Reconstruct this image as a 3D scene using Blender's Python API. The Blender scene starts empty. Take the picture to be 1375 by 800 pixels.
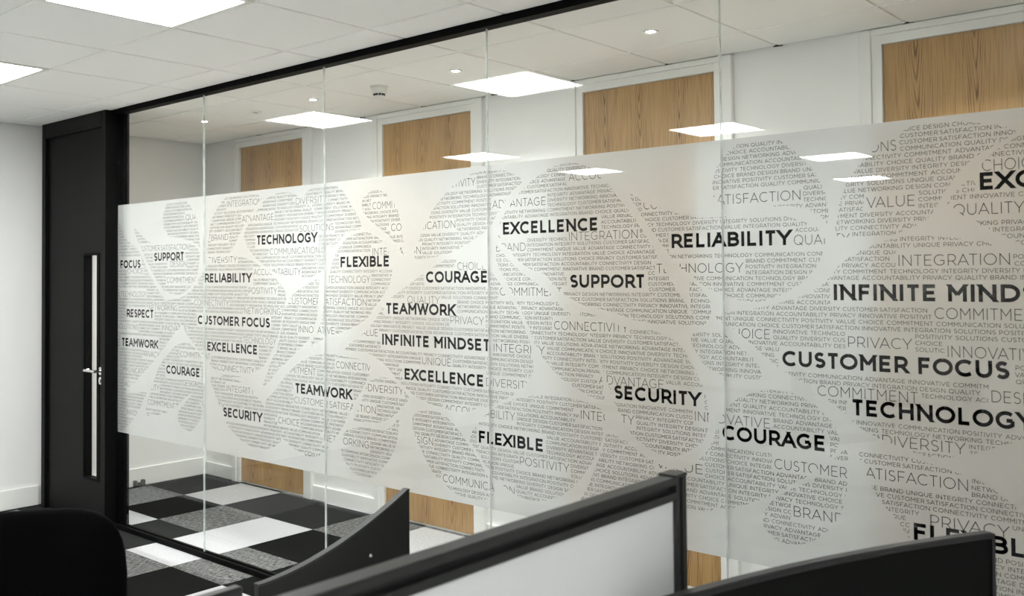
import bpy, bmesh, math, random
import numpy as np
from mathutils import Vector, Matrix

sc = bpy.context.scene
COL = sc.collection
rnd = random.Random(7)

# ------------------------------------------------------------------ camera
HC = 1.617                       # eye height above the floor
cd = bpy.data.cameras.new('camera'); cam = bpy.data.objects.new('camera', cd); COL.objects.link(cam)
yaw, pitch, roll = 0.7266, 0.0257, -0.0083
fw = Vector((-math.sin(yaw)*math.cos(pitch), math.cos(yaw)*math.cos(pitch), math.sin(pitch)))
ri = Vector((math.cos(yaw), math.sin(yaw), 0)); up = ri.cross(fw)
r2 = math.cos(roll)*ri + math.sin(roll)*up; u2 = -math.sin(roll)*ri + math.cos(roll)*up
cam.matrix_world = Matrix(((r2.x, u2.x, -fw.x, 3.7399), (r2.y, u2.y, -fw.y, -3.096), (r2.z, u2.z, -fw.z, HC), (0, 0, 0, 1)))
cd.sensor_width = 36; cd.lens = 36*1279.6/1375
cd.shift_x = (687.5-637.6)/1375; cd.shift_y = (334.9-400)/1375
cd.clip_start = 0.05
cd.dof.use_dof = True; cd.dof.focus_distance = 4.6; cd.dof.aperture_fstop = 5.6
sc.camera = cam

# ------------------------------------------------------------------ world, exposure
w = bpy.data.worlds.new('world'); sc.world = w; w.use_nodes = True
w.node_tree.nodes['Background'].inputs[0].default_value = (.8, .85, .9, 1)
w.node_tree.nodes['Background'].inputs[1].default_value = 0.0
PANEL_E, SPOT_E, SPOT_W = 10.5, 60.0, 24.0
sc.view_settings.view_transform = 'Standard'; sc.view_settings.look = 'None'
sc.view_settings.exposure = 2.18; sc.view_settings.gamma = 1.0; sc.view_settings.use_curve_mapping = False
sc.cycles.max_bounces = 10; sc.cycles.diffuse_bounces = 5; sc.cycles.glossy_bounces = 5
sc.cycles.transmission_bounces = 8; sc.cycles.transparent_max_bounces = 24
sc.cycles.sample_clamp_indirect = 4.0

# film artwork in metres on the glass plane (x along the glass, z up): petal outlines, then word, left, right, baseline
BLOBS = [
[(-1.425,2.094),(-1.518,2.072),(-1.569,2.025),(-1.586,1.957),(-1.561,1.896),(-1.509,1.862),(-1.392,1.845),(-1.294,1.829),(-1.222,1.809),(-1.174,1.786),(-1.182,1.852),(-1.198,1.927),(-1.237,1.994),(-1.31,2.056)],
[(-1.928,1.928),(-1.826,1.873),(-1.718,1.827),(-1.561,1.809),(-1.392,1.814),(-1.294,1.816),(-1.23,1.796),(-1.182,1.764),(-1.182,1.686),(-1.214,1.612),(-1.27,1.555),(-1.351,1.515),(-1.434,1.505),(-1.543,1.522),(-1.604,1.549),(-1.656,1.591),(-1.736,1.67),(-1.826,1.779),(-1.9,1.861)],
[(-2.187,1.948),(-2.041,1.865),(-1.872,1.78),(-1.736,1.623),(-1.604,1.508),(-1.501,1.432),(-1.409,1.353),(-1.384,1.309),(-1.459,1.267),(-1.543,1.2),(-1.63,1.132),(-1.762,1.042),(-1.899,0.959),(-2.049,0.881),(-2.204,0.85)],
[(-2.204,0.826),(-1.964,0.874),(-1.78,0.892),(-1.816,0.843),(-1.871,0.768),(-1.945,0.705),(-2.039,0.644),(-2.135,0.605),(-2.203,0.583)],
[(-1.376,1.216),(-1.294,1.22),(-1.23,1.196),(-1.175,1.155),(-1.144,1.113),(-1.136,1.036),(-1.175,0.99),(-1.255,0.932),(-1.352,0.881),(-1.459,0.818),(-1.561,0.782),(-1.673,0.758),(-1.789,0.757),(-1.771,0.824),(-1.726,0.906),(-1.673,1.001),(-1.604,1.088),(-1.518,1.151),(-1.442,1.2)],
[(-1.136,1.01),(-1.215,0.957),(-1.311,0.884),(-1.393,0.82),(-1.417,0.773),(-1.393,0.731),(-1.335,0.706),(-1.271,0.704),(-1.215,0.74),(-1.16,0.797),(-1.137,0.864),(-1.129,0.942)],
[(-0.812,2.091),(-0.922,2.055),(-0.997,2.004),(-1.058,1.934),(-1.081,1.848),(-1.096,1.728),(-0.96,1.725),(-0.871,1.745),(-0.813,1.798),(-0.741,1.887),(-0.671,1.946),(-0.588,2.024),(-0.561,2.038),(-0.636,2.071),(-0.741,2.09)],
[(-0.369,2.059),(-0.467,2.053),(-0.554,2.018),(-0.657,1.937),(-0.734,1.845),(-0.707,1.783),(-0.637,1.72),(-0.522,1.657),(-0.437,1.629),(-0.34,1.608),(-0.184,1.6),(-0.081,1.626),(-0.034,1.664),(-0.033,1.728),(-0.051,1.804),(-0.086,1.892),(-0.151,1.972),(-0.231,2.023),(-0.306,2.051)],
[(-0.031,2.086),(-0.12,2.073),(-0.187,2.043),(-0.194,2.02),(-0.145,1.983),(-0.097,1.912),(-0.068,1.842),(-0.033,1.777),(0.025,1.756),(0.065,1.774),(0.111,1.81),(0.178,1.833),(0.244,1.842),(0.223,1.897),(0.179,1.954),(0.124,2.02),(0.067,2.061),(0.01,2.083)],
[(0.342,2.024),(0.278,2.007),(0.245,1.969),(0.261,1.913),(0.33,1.863),(0.408,1.818),(0.47,1.77),(0.534,1.709),(0.535,1.785),(0.521,1.856),(0.496,1.927),(0.446,1.982),(0.394,2.014)],
[(0.233,1.824),(0.15,1.808),(0.094,1.773),(0.036,1.708),(-0.005,1.614),(-0.035,1.532),(-0.053,1.426),(-0.083,1.35),(-0.156,1.252),(-0.054,1.291),(0.079,1.329),(0.191,1.362),(0.284,1.408),(0.327,1.452),(0.39,1.506),(0.442,1.57),(0.458,1.63),(0.443,1.7),(0.408,1.765),(0.34,1.806),(0.287,1.822)],
[(-0.082,1.596),(-0.184,1.569),(-0.296,1.518),(-0.341,1.471),(-0.373,1.423),(-0.425,1.252),(-0.491,1.15),(-0.565,1.009),(-0.394,1.132),(-0.266,1.216),(-0.155,1.298),(-0.101,1.399),(-0.088,1.52)],
[(-0.982,1.717),(-0.813,1.727),(-0.658,1.7),(-0.536,1.649),(-0.424,1.589),(-0.359,1.53),(-0.36,1.459),(-0.392,1.391),(-0.425,1.292),(-0.491,1.198),(-0.558,1.126),(-0.661,1.079),(-0.815,1.049),(-0.925,1.05),(-1.022,1.078),(-1.098,1.125),(-1.191,1.185),(-1.31,1.267),(-1.392,1.345),(-1.501,1.432),(-1.543,1.468),(-1.392,1.487),(-1.27,1.533),(-1.174,1.612),(-1.097,1.676)],
[(-1.06,1.037),(-0.91,1.047),(-0.78,1.035),(-0.675,0.997),(-0.593,0.942),(-0.506,0.87),(-0.428,0.786),(-0.402,0.742),(-0.474,0.699),(-0.607,0.671),(-0.711,0.688),(-0.817,0.726),(-0.911,0.791),(-0.999,0.909),(-1.044,0.978)],
[(-0.019,1.221),(0.095,1.215),(0.223,1.207),(0.293,1.186),(0.298,1.14),(0.265,1.088),(0.205,1.011),(0.138,0.918),(0.076,0.839),(0.007,0.768),(-0.075,0.707),(-0.159,0.685),(-0.269,0.707),(-0.357,0.739),(-0.434,0.786),(-0.506,0.862),(-0.546,0.934),(-0.466,0.996),(-0.394,1.061),(-0.298,1.137),(-0.174,1.194)],
[(0.371,1.13),(0.297,1.104),(0.259,1.055),(0.237,1.003),(0.188,0.926),(0.182,0.897),(0.264,0.908),(0.369,0.911),(0.462,0.952),(0.518,0.995),(0.568,1.044),(0.534,1.075),(0.479,1.113),(0.428,1.127)],
[(0.497,0.945),(0.447,0.905),(0.369,0.876),(0.253,0.882),(0.138,0.856),(0.098,0.823),(0.081,0.755),(0.108,0.696),(0.169,0.652),(0.235,0.636),(0.31,0.646),(0.383,0.698),(0.445,0.758),(0.481,0.832),(0.497,0.893)],
[(0.959,2.053),(0.869,2.016),(0.787,1.962),(0.716,1.898),(0.668,1.826),(0.633,1.765),(0.608,1.69),(0.751,1.695),(0.866,1.719),(0.977,1.765),(1.064,1.811),(1.106,1.86),(1.173,1.945),(1.251,2),(1.219,2.027),(1.154,2.054),(1.084,2.059),(1.024,2.061)],
[(0.852,1.689),(0.774,1.671),(0.68,1.628),(0.583,1.577),(0.483,1.525),(0.405,1.482),(0.347,1.41),(0.256,1.335),(0.113,1.249),(0.266,1.242),(0.403,1.189),(0.489,1.121),(0.563,1.078),(0.66,1.038),(0.768,1.017),(0.899,1.008),(1,1.037),(1.084,1.057),(1.171,1.098),(1.252,1.148),(1.296,1.209),(1.297,1.264),(1.278,1.34),(1.236,1.428),(1.208,1.484),(1.18,1.505),(1.124,1.574),(1.078,1.622),(1.041,1.644),(0.976,1.674),(0.911,1.688)],
[(0.592,0.97),(0.65,0.993),(0.744,0.998),(0.822,0.972),(0.88,0.928),(0.937,0.873),(0.989,0.821),(1.039,0.757),(1.089,0.691),(1.05,0.654),(0.965,0.638),(0.864,0.646),(0.741,0.701),(0.648,0.803),(0.596,0.889)],
[(1.248,1.104),(1.372,1.12),(1.495,1.118),(1.598,1.1),(1.646,1.073),(1.646,1.021),(1.627,0.947),(1.581,0.867),(1.515,0.785),(1.449,0.732),(1.355,0.691),(1.254,0.682),(1.167,0.703),(1.081,0.747),(1.006,0.82),(0.959,0.872),(0.942,0.902),(0.99,0.968),(1.067,1.033),(1.159,1.079)],
[(1.496,2.057),(1.414,2.052),(1.349,2.026),(1.286,1.994),(1.218,1.942),(1.173,1.901),(1.14,1.858),(1.114,1.799),(1.126,1.748),(1.171,1.718),(1.227,1.667),(1.29,1.633),(1.367,1.608),(1.415,1.556),(1.489,1.515),(1.575,1.483),(1.676,1.468),(1.763,1.441),(1.857,1.427),(1.97,1.422),(2.037,1.421),(2.025,1.467),(2.002,1.51),(1.96,1.566),(1.908,1.649),(1.868,1.719),(1.824,1.782),(1.769,1.855),(1.726,1.903),(1.669,1.967),(1.614,2.018),(1.554,2.049)],
[(1.101,1.742),(1.15,1.694),(1.226,1.633),(1.313,1.58),(1.385,1.541),(1.437,1.487),(1.485,1.458),(1.549,1.416),(1.587,1.352),(1.611,1.281),(1.638,1.207),(1.647,1.125),(1.598,1.126),(1.535,1.148),(1.441,1.194),(1.362,1.256),(1.305,1.329),(1.263,1.417),(1.221,1.484),(1.157,1.58),(1.112,1.65),(1.096,1.704)],
[(1.532,1.471),(1.627,1.444),(1.739,1.41),(1.857,1.402),(1.935,1.377),(1.99,1.339),(2.034,1.274),(2.069,1.207),(2.091,1.126),(2.087,1.047),(2.063,1.004),(2.03,0.982),(1.984,0.953),(1.919,0.939),(1.85,0.956),(1.793,0.985),(1.744,1.031),(1.708,1.09),(1.678,1.147),(1.648,1.228),(1.611,1.31),(1.574,1.393)],
[(1.652,0.993),(1.72,0.986),(1.802,0.942),(1.875,0.912),(1.937,0.898),(1.999,0.909),(2.059,0.953),(2.104,1.017),(2.125,1.077),(2.155,1.132),(2.214,1.181),(2.297,1.208),(2.382,1.212),(2.433,1.198),(2.473,1.179),(2.524,1.133),(2.55,1.095),(2.554,1.054),(2.521,1),(2.469,0.952),(2.392,0.899),(2.301,0.844),(2.186,0.793),(2.062,0.761),(1.935,0.735),(1.808,0.712),(1.606,0.697),(1.514,0.7),(1.554,0.759),(1.594,0.848),(1.634,0.937)],
[(2.578,1.04),(2.521,0.988),(2.468,0.93),(2.391,0.887),(2.325,0.84),(2.29,0.787),(2.294,0.744),(2.334,0.708),(2.388,0.703),(2.455,0.72),(2.507,0.761),(2.55,0.819),(2.57,0.872),(2.579,0.954)],
[(2.303,2.074),(2.232,2.068),(2.178,2.039),(2.14,1.998),(2.119,1.949),(2.121,1.89),(2.149,1.862),(2.217,1.84),(2.31,1.835),(2.398,1.836),(2.456,1.822),(2.504,1.798),(2.53,1.772),(2.532,1.836),(2.518,1.893),(2.486,1.949),(2.449,1.99),(2.411,2.031),(2.362,2.066)],
[(1.77,1.917),(1.825,1.889),(1.896,1.86),(1.964,1.837),(2.064,1.813),(2.174,1.813),(2.277,1.811),(2.379,1.804),(2.456,1.78),(2.503,1.751),(2.52,1.719),(2.509,1.663),(2.481,1.617),(2.432,1.572),(2.374,1.54),(2.294,1.513),(2.212,1.518),(2.138,1.538),(2.072,1.572),(2.016,1.612),(1.961,1.654),(1.894,1.74),(1.825,1.827)],
[(2.893,2.067),(2.829,2.069),(2.772,2.055),(2.713,2.03),(2.678,1.998),(2.642,1.966),(2.606,1.923),(2.578,1.862),(2.565,1.798),(2.561,1.73),(2.654,1.724),(2.741,1.729),(2.799,1.752),(2.849,1.784),(2.888,1.85),(2.929,1.908),(2.969,1.945),(3.029,1.981),(3.088,2.017),(3.044,2.037),(2.979,2.055)],
[(3.145,2.019),(3.107,2.01),(3.037,1.972),(2.982,1.919),(2.945,1.88),(2.896,1.825),(2.913,1.799),(2.949,1.773),(2.989,1.747),(3.032,1.721),(3.074,1.698),(3.119,1.68),(3.202,1.661),(3.292,1.741),(3.312,1.903),(3.245,2.002)],
[(2.756,1.719),(2.688,1.704),(2.618,1.671),(2.565,1.635),(2.527,1.589),(2.462,1.543),(2.374,1.514),(2.272,1.49),(2.12,1.461),(2.196,1.411),(2.264,1.359),(2.344,1.297),(2.441,1.241),(2.547,1.176),(2.626,1.112),(2.722,1.073),(2.816,1.05),(2.888,1.051),(2.974,1.077),(3.033,1.104),(3.089,1.131),(3.21,1.204),(3.317,1.335),(3.337,1.497),(3.254,1.608),(3.1,1.657),(3.053,1.677),(2.986,1.701),(2.911,1.714),(2.822,1.721)],
[(2.021,1.381),(2.087,1.407),(2.148,1.406),(2.195,1.366),(2.253,1.325),(2.287,1.284),(2.287,1.245),(2.193,1.244),(2.108,1.262),(2.059,1.305)],
[(2.616,1.04),(2.703,1.041),(2.779,1.036),(2.86,1.021),(2.938,1.003),(2.997,0.978),(3.055,0.937),(3.131,0.871),(3.218,0.753),(3.251,0.659),(3.18,0.601),(2.992,0.599),(2.871,0.637),(2.809,0.714),(2.765,0.79),(2.729,0.839),(2.691,0.881),(2.653,0.936),(2.624,1.001)],
[(2.024,1.583),(2.069,1.556),(2.103,1.511),(2.102,1.458),(2.081,1.428),(2.046,1.424),(2.026,1.483)]]
BOLD = [('FOCUS', -2.104, -1.849, 1.673),
('SUPPORT', -1.687, -1.343, 1.713),
('RESPECT', -2.021, -1.691, 1.359),
('TEAMWORK', -2.088, -1.638, 1.172),
('RELIABILITY', -1.121, -0.661, 1.581),
('TECHNOLOGY', -0.616, -0.095, 1.786),
('CUSTOMER FOCUS', -1.196, -0.496, 1.337),
('EXCELLENCE', -1.097, -0.609, 1.187),
('COURAGE', -1.543, -1.175, 1.027),
('SECURITY', -0.938, -0.567, 0.823),
('FLEXIBLE', 0.087, 0.443, 1.656),
('COURAGE', 0.683, 1.056, 1.579),
('TEAMWORK', 0.412, 0.864, 1.432),
('INFINITE MINDSET', 0.388, 1.068, 1.285),
('EXCELLENCE', 0.539, 1.029, 1.13),
('TEAMWORK', -0.283, 0.168, 1.005),
('EXCELLENCE', 1.143, 1.629, 1.783),
('SUPPORT', 1.489, 1.838, 1.559),
('SECURITY', 1.692, 2.062, 1.134),
('FLEXIBLE', 0.997, 1.35, 0.889),
('RELIABILITY', 1.952, 2.408, 1.706),
('EXCELLENCE', 2.987, 3.476, 1.853),
('INFINITE MINDSET', 2.547, 3.229, 1.522),
('CUSTOMER FOCUS', 2.369, 3.055, 1.298),
('TECHNOLOGY', 2.596, 3.116, 1.154),
('COURAGE', 2.144, 2.513, 1.026),
('FLEXIBLE', 2.781, 3.136, 0.789)]
LIGHT = [('QUALITY', -1.326, -1.096, 1.952),
('INTEGRATION', -0.894, -0.571, 2.007),
('BRAND', -1.054, -0.886, 1.822),
('ADVANTAGE', -0.75, -0.461, 1.917),
('DIVERSITY', -0.268, -0.017, 1.988),
('SOLUTIONS', -0.239, 0.036, 1.844),
('COMMUNICATION', -0.495, -0.078, 1.729),
('DIVERSITY', -1.089, -0.8, 1.693),
('ACCOUNTABILITY', -0.643, -0.23, 1.62),
('POSITIVITY', -0.69, -0.434, 1.519),
('CONNECTIVITY', -1.234, -0.881, 1.447),
('NETWORKING', -0.729, -0.402, 1.408),
('NETWORKING', -1.745, -1.417, 1.409),
('CUSTOMER SATISFACTION', -1.863, -1.295, 1.777),
('DESIGN', -1.497, -1.32, 1.676),
('COMMITMENT', -1.539, -1.198, 1.579),
('CHOICE', -2.012, -1.817, 1.637),
('TECHNOLOGY', -2.098, -1.781, 1.49),
('SOLUTIONS', -2.146, -1.881, 1.281),
('INNOVATIVE', -1.595, -1.31, 1.287),
('PRIVACY', -1.826, -1.625, 1.118),
('COMMITMENT', -1.384, -1.067, 1.136),
('COMMUNICATION', -2.146, -1.744, 1.005),
('ACCOUNTABILITY', -2.049, -1.625, 0.915),
('COMMITMENT', -1.762, -1.444, 0.82),
('INNOVATIVE', -2.022, -1.74, 0.736),
('DESIGN', -1.356, -1.199, 0.967),
('CONNECTIVITY', -0.991, -0.64, 1.08),
('TECHNOLOGY', -0.744, -0.445, 1.247),
('INTEGRITY', -0.903, -0.64, 0.968),
('QUALITY', -1.152, -0.925, 0.862),
('COMMITMENT', -0.429, -0.11, 1.106),
('CONNECTIVITY', 0.05, 0.366, 1.154),
('CUSTOMER SATISFACTION', -0.287, 0.339, 0.952),
('CHOICE', -0.425, -0.245, 0.834),
('INNOVATIVE', -0.249, 0.038, 1.322),
('NETWORKING', -0.046, 0.291, 0.781),
('PRIVACY', -0.2, 0, 0.68),
('DIVERSITY', 0.286, 0.528, 1.057),
('VALUE', 0.215, 0.357, 1.323),
('PRIVACY', 0.834, 1.031, 1.397),
('UNIQUE', 0.655, 0.836, 1.207),
('TECHNOLOGY', -0.012, 0.304, 1.579),
('INTEGRATION', 0.324, 0.651, 1.711),
('CUSTOMER SATISFACTION', -0.341, 0.278, 1.467),
('COMMITMENT', 0.325, 0.601, 1.932),
('COMMUNICATION', 0.454, 0.867, 1.823),
('CONNECTIVITY', 0.674, 0.988, 2.003),
('CHOICE', 0.879, 1.045, 1.635),
('QUALITY', 0.561, 0.768, 1.484),
('ACCOUNTABILITY', 0.794, 1.199, 1.002),
('INTEGRITY', 1.086, 1.359, 1.286),
('DIVERSITY', 1.042, 1.288, 1.136),
('INTEGRITY', 1.536, 1.781, 1.042),
('POSITIVITY', 1.224, 1.476, 0.822),
('COMMUNICATION', 0.78, 1.193, 0.691),
('DESIGN', 0.556, 0.72, 0.844),
('COMMITMENT', 1.123, 1.449, 1.525),
('BRAND', 1.105, 1.265, 1.712),
('ADVANTAGE', 1.085, 1.372, 1.897),
('INTEGRATION', 1.488, 1.807, 1.747),
('ACCOUNTABILITY', 1.489, 1.875, 1.986),
('CONNECTIVITY', 1.409, 1.759, 1.39),
('ADVANTAGE', 1.624, 1.911, 1.186),
('COMMITMENT', 1.834, 2.117, 1.854),
('TECHNOLOGY', 1.886, 2.232, 1.615),
('QUALITY', 2.416, 2.602, 1.705),
('SATISFACTION', 2.109, 2.441, 1.856),
('VALUE', 2.657, 2.804, 1.817),
('SOLUTIONS', 2.527, 2.752, 1.993),
('CHOICE', 2.994, 3.148, 1.908),
('QUALITY', 2.912, 3.102, 1.781),
('INTEGRATION', 2.752, 3.062, 1.631),
('COMMITMENT', 2.854, 3.152, 1.469),
('CHOICE', 2.156, 2.327, 1.386),
('PRIVACY', 2.591, 2.787, 1.372),
('INNOVATIVE', 2.889, 3.141, 1.355),
('COMMITMENT', 2.488, 2.802, 1.208),
('DESIGN', 3.006, 3.157, 1.229),
('DIVERSITY', 2.692, 2.932, 1.067),
('INNOVATIVE', 2.038, 2.322, 1.082),
('CUSTOMER', 2.335, 2.579, 0.949),
('VALUE', 1.875, 2.066, 0.893),
('BRAND', 2.4, 2.569, 0.799),
('SATISFACTION', 2.612, 2.937, 0.959),
('PRIVACY', 2.83, 3.045, 0.839)]

# ------------------------------------------------------------------ helpers
def tag(o, label=None, cat=None, group=None, kind=None):
    if label: o['label'] = label
    if cat: o['category'] = cat
    if group: o['group'] = group
    if kind: o['kind'] = kind
    return o
def empty(name, loc=(0, 0, 0), **k):
    o = bpy.data.objects.new(name, None); o.empty_display_size = .1; COL.objects.link(o); o.location = loc
    return tag(o, **k)
def link(name, me, parent=None, **k):
    o = bpy.data.objects.new(name, me); COL.objects.link(o)
    if parent is not None:
        o.parent = parent
        pl = Vector((0, 0, 0)); q = parent
        while q: pl += q.location; q = q.parent
        o.location = -pl                       # meshes are written in world metres
    return tag(o, **k)
def mesh(name, verts, faces, mat, smooth=False):
    me = bpy.data.meshes.new(name); me.from_pydata([tuple(v) for v in verts], [], faces); me.materials.append(mat)
    if smooth: me.polygons.foreach_set('use_smooth', [True]*len(me.polygons))
    me.update(); return me
class G:
    """collects shapes; build() links them as one mesh object"""
    def __init__(s): s.bm = bmesh.new()
    def box(s, x0, x1, y0, y1, z0, z1, bev=0, seg=1, rot=None, c=None):
        r = bmesh.ops.create_cube(s.bm, size=1)['verts']
        for v in r: v.co = Vector(((x0+x1)/2+v.co.x*(x1-x0), (y0+y1)/2+v.co.y*(y1-y0), (z0+z1)/2+v.co.z*(z1-z0)))
        if bev:
            es = list({e for v in r for e in v.link_edges})
            r = bmesh.ops.bevel(s.bm, geom=es, offset=bev, segments=seg, affect='EDGES', profile=.5)['verts']
        if rot is not None:
            bmesh.ops.rotate(s.bm, verts=list(set(r)), cent=c, matrix=rot)
        return s
    def tube(s, a, b, r0, r1=None, n=16, caps=True):
        a, b = Vector(a), Vector(b); d = b-a; L = d.length
        m = Matrix.Translation((a+b)/2) @ d.to_track_quat('Z', 'Y').to_matrix().to_4x4()
        bmesh.ops.create_cone(s.bm, cap_ends=caps, segments=n, radius1=r0, radius2=r0 if r1 is None else r1, depth=L, matrix=m)
        return s
    def lathe(s, prof, c, n=32):
        c = Vector(c); rings = []
        for r, z in prof:
            rings.append([s.bm.verts.new((c.x+r*math.cos(2*math.pi*i/n), c.y+r*math.sin(2*math.pi*i/n), c.z+z)) for i in range(n)] if r > 1e-6
                         else [s.bm.verts.new((c.x, c.y, c.z+z))])
        for A, B in zip(rings, rings[1:]):
            for i in range(n):
                q = [A[i % len(A)], A[(i+1) % len(A)], B[(i+1) % len(B)], B[i % len(B)]]
                q = list(dict.fromkeys(q))
                if len(q) > 2: s.bm.faces.new(q)
        return s
    def prism(s, pts, axis, lo, hi, bev=0):
        def P(a, b, t): return (t, a, b) if axis == 0 else ((a, t, b) if axis == 1 else (a, b, t))
        A = [s.bm.verts.new(P(a, b, lo)) for a, b in pts]; B = [s.bm.verts.new(P(a, b, hi)) for a, b in pts]
        n = len(pts); fs = [s.bm.faces.new(A[::-1]), s.bm.faces.new(B)]
        for i in range(n): fs.append(s.bm.faces.new((A[i], A[(i+1) % n], B[(i+1) % n], B[i])))
        if bev:
            es = list({e for f in fs[:2] for e in f.edges})
            bmesh.ops.bevel(s.bm, geom=es, offset=bev, segments=2, affect='EDGES', profile=.5)
        return s
    def build(s, name, mat, parent=None, smooth=False, **k):
        bmesh.ops.recalc_face_normals(s.bm, faces=s.bm.faces)
        me = bpy.data.meshes.new(name); s.bm.to_mesh(me); s.bm.free(); me.materials.append(mat)
        if smooth:
            me.polygons.foreach_set('use_smooth', [True]*len(me.polygons)); me.set_sharp_from_angle(angle=math.radians(35))
        return link(name, me, parent, **k)

# ------------------------------------------------------------------ materials
def newmat(name):
    m = bpy.data.materials.new(name); m.use_nodes = True
    return m, m.node_tree, m.node_tree.nodes, m.node_tree.links, m.node_tree.nodes['Principled BSDF']
def plain(name, col, rough=.5, metal=0, spec=.5, noise=0, nscale=60, bump=0, bscale=400):
    m, nt, N, L, b = newmat(name)
    b.inputs['Base Color'].default_value = (*col, 1); b.inputs['Roughness'].default_value = rough
    b.inputs['Metallic'].default_value = metal; b.inputs['Specular IOR Level'].default_value = spec
    tc = N.new('ShaderNodeTexCoord')
    if noise:
        n = N.new('ShaderNodeTexNoise'); n.inputs['Scale'].default_value = nscale; n.inputs['Detail'].default_value = 4
        L.new(tc.outputs['Object'], n.inputs['Vector'])
        r = N.new('ShaderNodeValToRGB'); r.color_ramp.elements[0].position = .3; r.color_ramp.elements[1].position = .7
        r.color_ramp.elements[0].color = (*[c*(1-noise) for c in col], 1); r.color_ramp.elements[1].color = (*[min(1, c*(1+noise)) for c in col], 1)
        L.new(n.outputs['Fac'], r.inputs['Fac']); L.new(r.outputs['Color'], b.inputs['Base Color'])
    if bump:
        n = N.new('ShaderNodeTexNoise'); n.inputs['Scale'].default_value = bscale; n.inputs['Detail'].default_value = 3
        L.new(tc.outputs['Object'], n.inputs['Vector'])
        u = N.new('ShaderNodeBump'); u.inputs['Strength'].default_value = bump; u.inputs['Distance'].default_value = .002
        L.new(n.outputs['Fac'], u.inputs['Height']); L.new(u.outputs['Normal'], b.inputs['Normal'])
    return m
def emit(name, col, s):
    m, nt, N, L, b = newmat(name)
    b.inputs['Base Color'].default_value = (.9, .9, .9, 1)
    b.inputs['Emission Color'].default_value = (*col, 1); b.inputs['Emission Strength'].default_value = s
    return m
M_wall = plain('white wall paint', (.88, .88, .86), .6, noise=.012, nscale=3, bump=.08, bscale=300)
M_trim = plain('white satin gloss', (.86, .86, .83), .35, noise=.01, nscale=5)
M_tile = plain('mineral fibre ceiling tile', (.90, .90, .87), .9, noise=.03, nscale=500, bump=.3, bscale=500, spec=.1)
M_rail = plain('white ceiling grid steel', (.84, .84, .81), .45, noise=.01, nscale=9)
M_void = plain('dark ceiling void', (.25, .25, .24), .9, noise=.05)
M_black = plain('black satin door paint', (.0018, .002, .0019), .5, noise=.1, nscale=20, bump=.05, bscale=200, spec=.12)
M_track = plain('black powder coated aluminium', (.0015, .0015, .0015), .6, noise=.1, nscale=40, spec=.06)
M_grey = plain('dark grey laminate', (.0055, .0062, .006), .65, noise=.08, nscale=90, bump=.06, bscale=500)
M_alu = plain('charcoal anodised aluminium', (.018, .019, .0188), .4, metal=0, noise=.06, nscale=120)
M_board = plain('white screen fabric', (.87, .88, .89), .55, noise=.01, nscale=4, bump=.1, bscale=900)
M_desk = plain('white desk laminate', (.72, .72, .70), .4, noise=.02, nscale=10)
M_chrome = plain('brushed chrome', (.75, .75, .75), .22, metal=1, noise=.03, nscale=80)
M_fabric = plain('black chair fabric', (.0016, .0016, .0018), .95, noise=.25, nscale=300, bump=.5, bscale=700, spec=.1)
M_plastic = plain('black plastic', (.004, .004, .004), .4, noise=.1, nscale=60)
M_bezel = plain('dark bezel plastic', (.010, .009, .011), .35, noise=.08, nscale=80)
M_lcd = plain('switched off screen', (.0012, .002, .0012), .45, noise=.1, nscale=4, spec=.12)
M_white = plain('white plastic', (.78, .78, .74), .4, noise=.01, nscale=30)
M_hole = plain('dark vent', (.02, .02, .02), .8, noise=.1)
M_bold = plain('black vinyl lettering', (.002, .002, .002), .7, noise=.1, nscale=30, spec=.0)
M_light = plain('thin grey lettering', (.010, .010, .010), .6, noise=.1, nscale=30, spec=.2)
M_small = plain('small grey lettering', (.022, .022, .021), .6, noise=.1, nscale=30, spec=.2)
M_panel = emit('lit panel diffuser', (.985, 1, .985), PANEL_E)
M_spot = emit('lit downlight lens', (1, 1, .98), SPOT_E)

def carpet(name, c0, c1, sc_=900, stretch=1.0):
    m, nt, N, L, b = newmat(name); b.inputs['Roughness'].default_value = .95; b.inputs['Specular IOR Level'].default_value = .1
    tc = N.new('ShaderNodeTexCoord'); mp = N.new('ShaderNodeMapping'); mp.inputs['Scale'].default_value = (1, stretch, 1)
    L.new(tc.outputs['Object'], mp.inputs['Vector'])
    n = N.new('ShaderNodeTexNoise'); n.inputs['Scale'].default_value = sc_; n.inputs['Detail'].default_value = 5; n.inputs['Roughness'].default_value = .7
    L.new(mp.outputs['Vector'], n.inputs['Vector'])
    r = N.new('ShaderNodeValToRGB'); r.color_ramp.elements[0].position = .36; r.color_ramp.elements[1].position = .64
    r.color_ramp.elements[0].color = (*c0, 1); r.color_ramp.elements[1].color = (*c1, 1)
    L.new(n.outputs['Fac'], r.inputs['Fac']); L.new(r.outputs['Color'], b.inputs['Base Color'])
    u = N.new('ShaderNodeBump'); u.inputs['Strength'].default_value = .6; u.inputs['Distance'].default_value = .003
    L.new(n.outputs['Fac'], u.inputs['Height']); L.new(u.outputs['Normal'], b.inputs['Normal'])
    return m
CARPET = {'W': carpet('pale grey carpet', (.40, .40, .41), (.52, .52, .54), 160, .5),
          'L': carpet('light grey carpet', (.30, .30, .30), (.52, .52, .52), 160, .5),
          'H': carpet('heather grey carpet', (.006, .006, .006), (.24, .24, .235), 105, .3),
          'D': carpet('charcoal carpet', (.012, .0125, .0125), (.024, .025, .0245), 150, .5),
          'B': carpet('black carpet', (.0025, .0027, .0026), (.0055, .006, .0056), 150, .5)}

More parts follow.
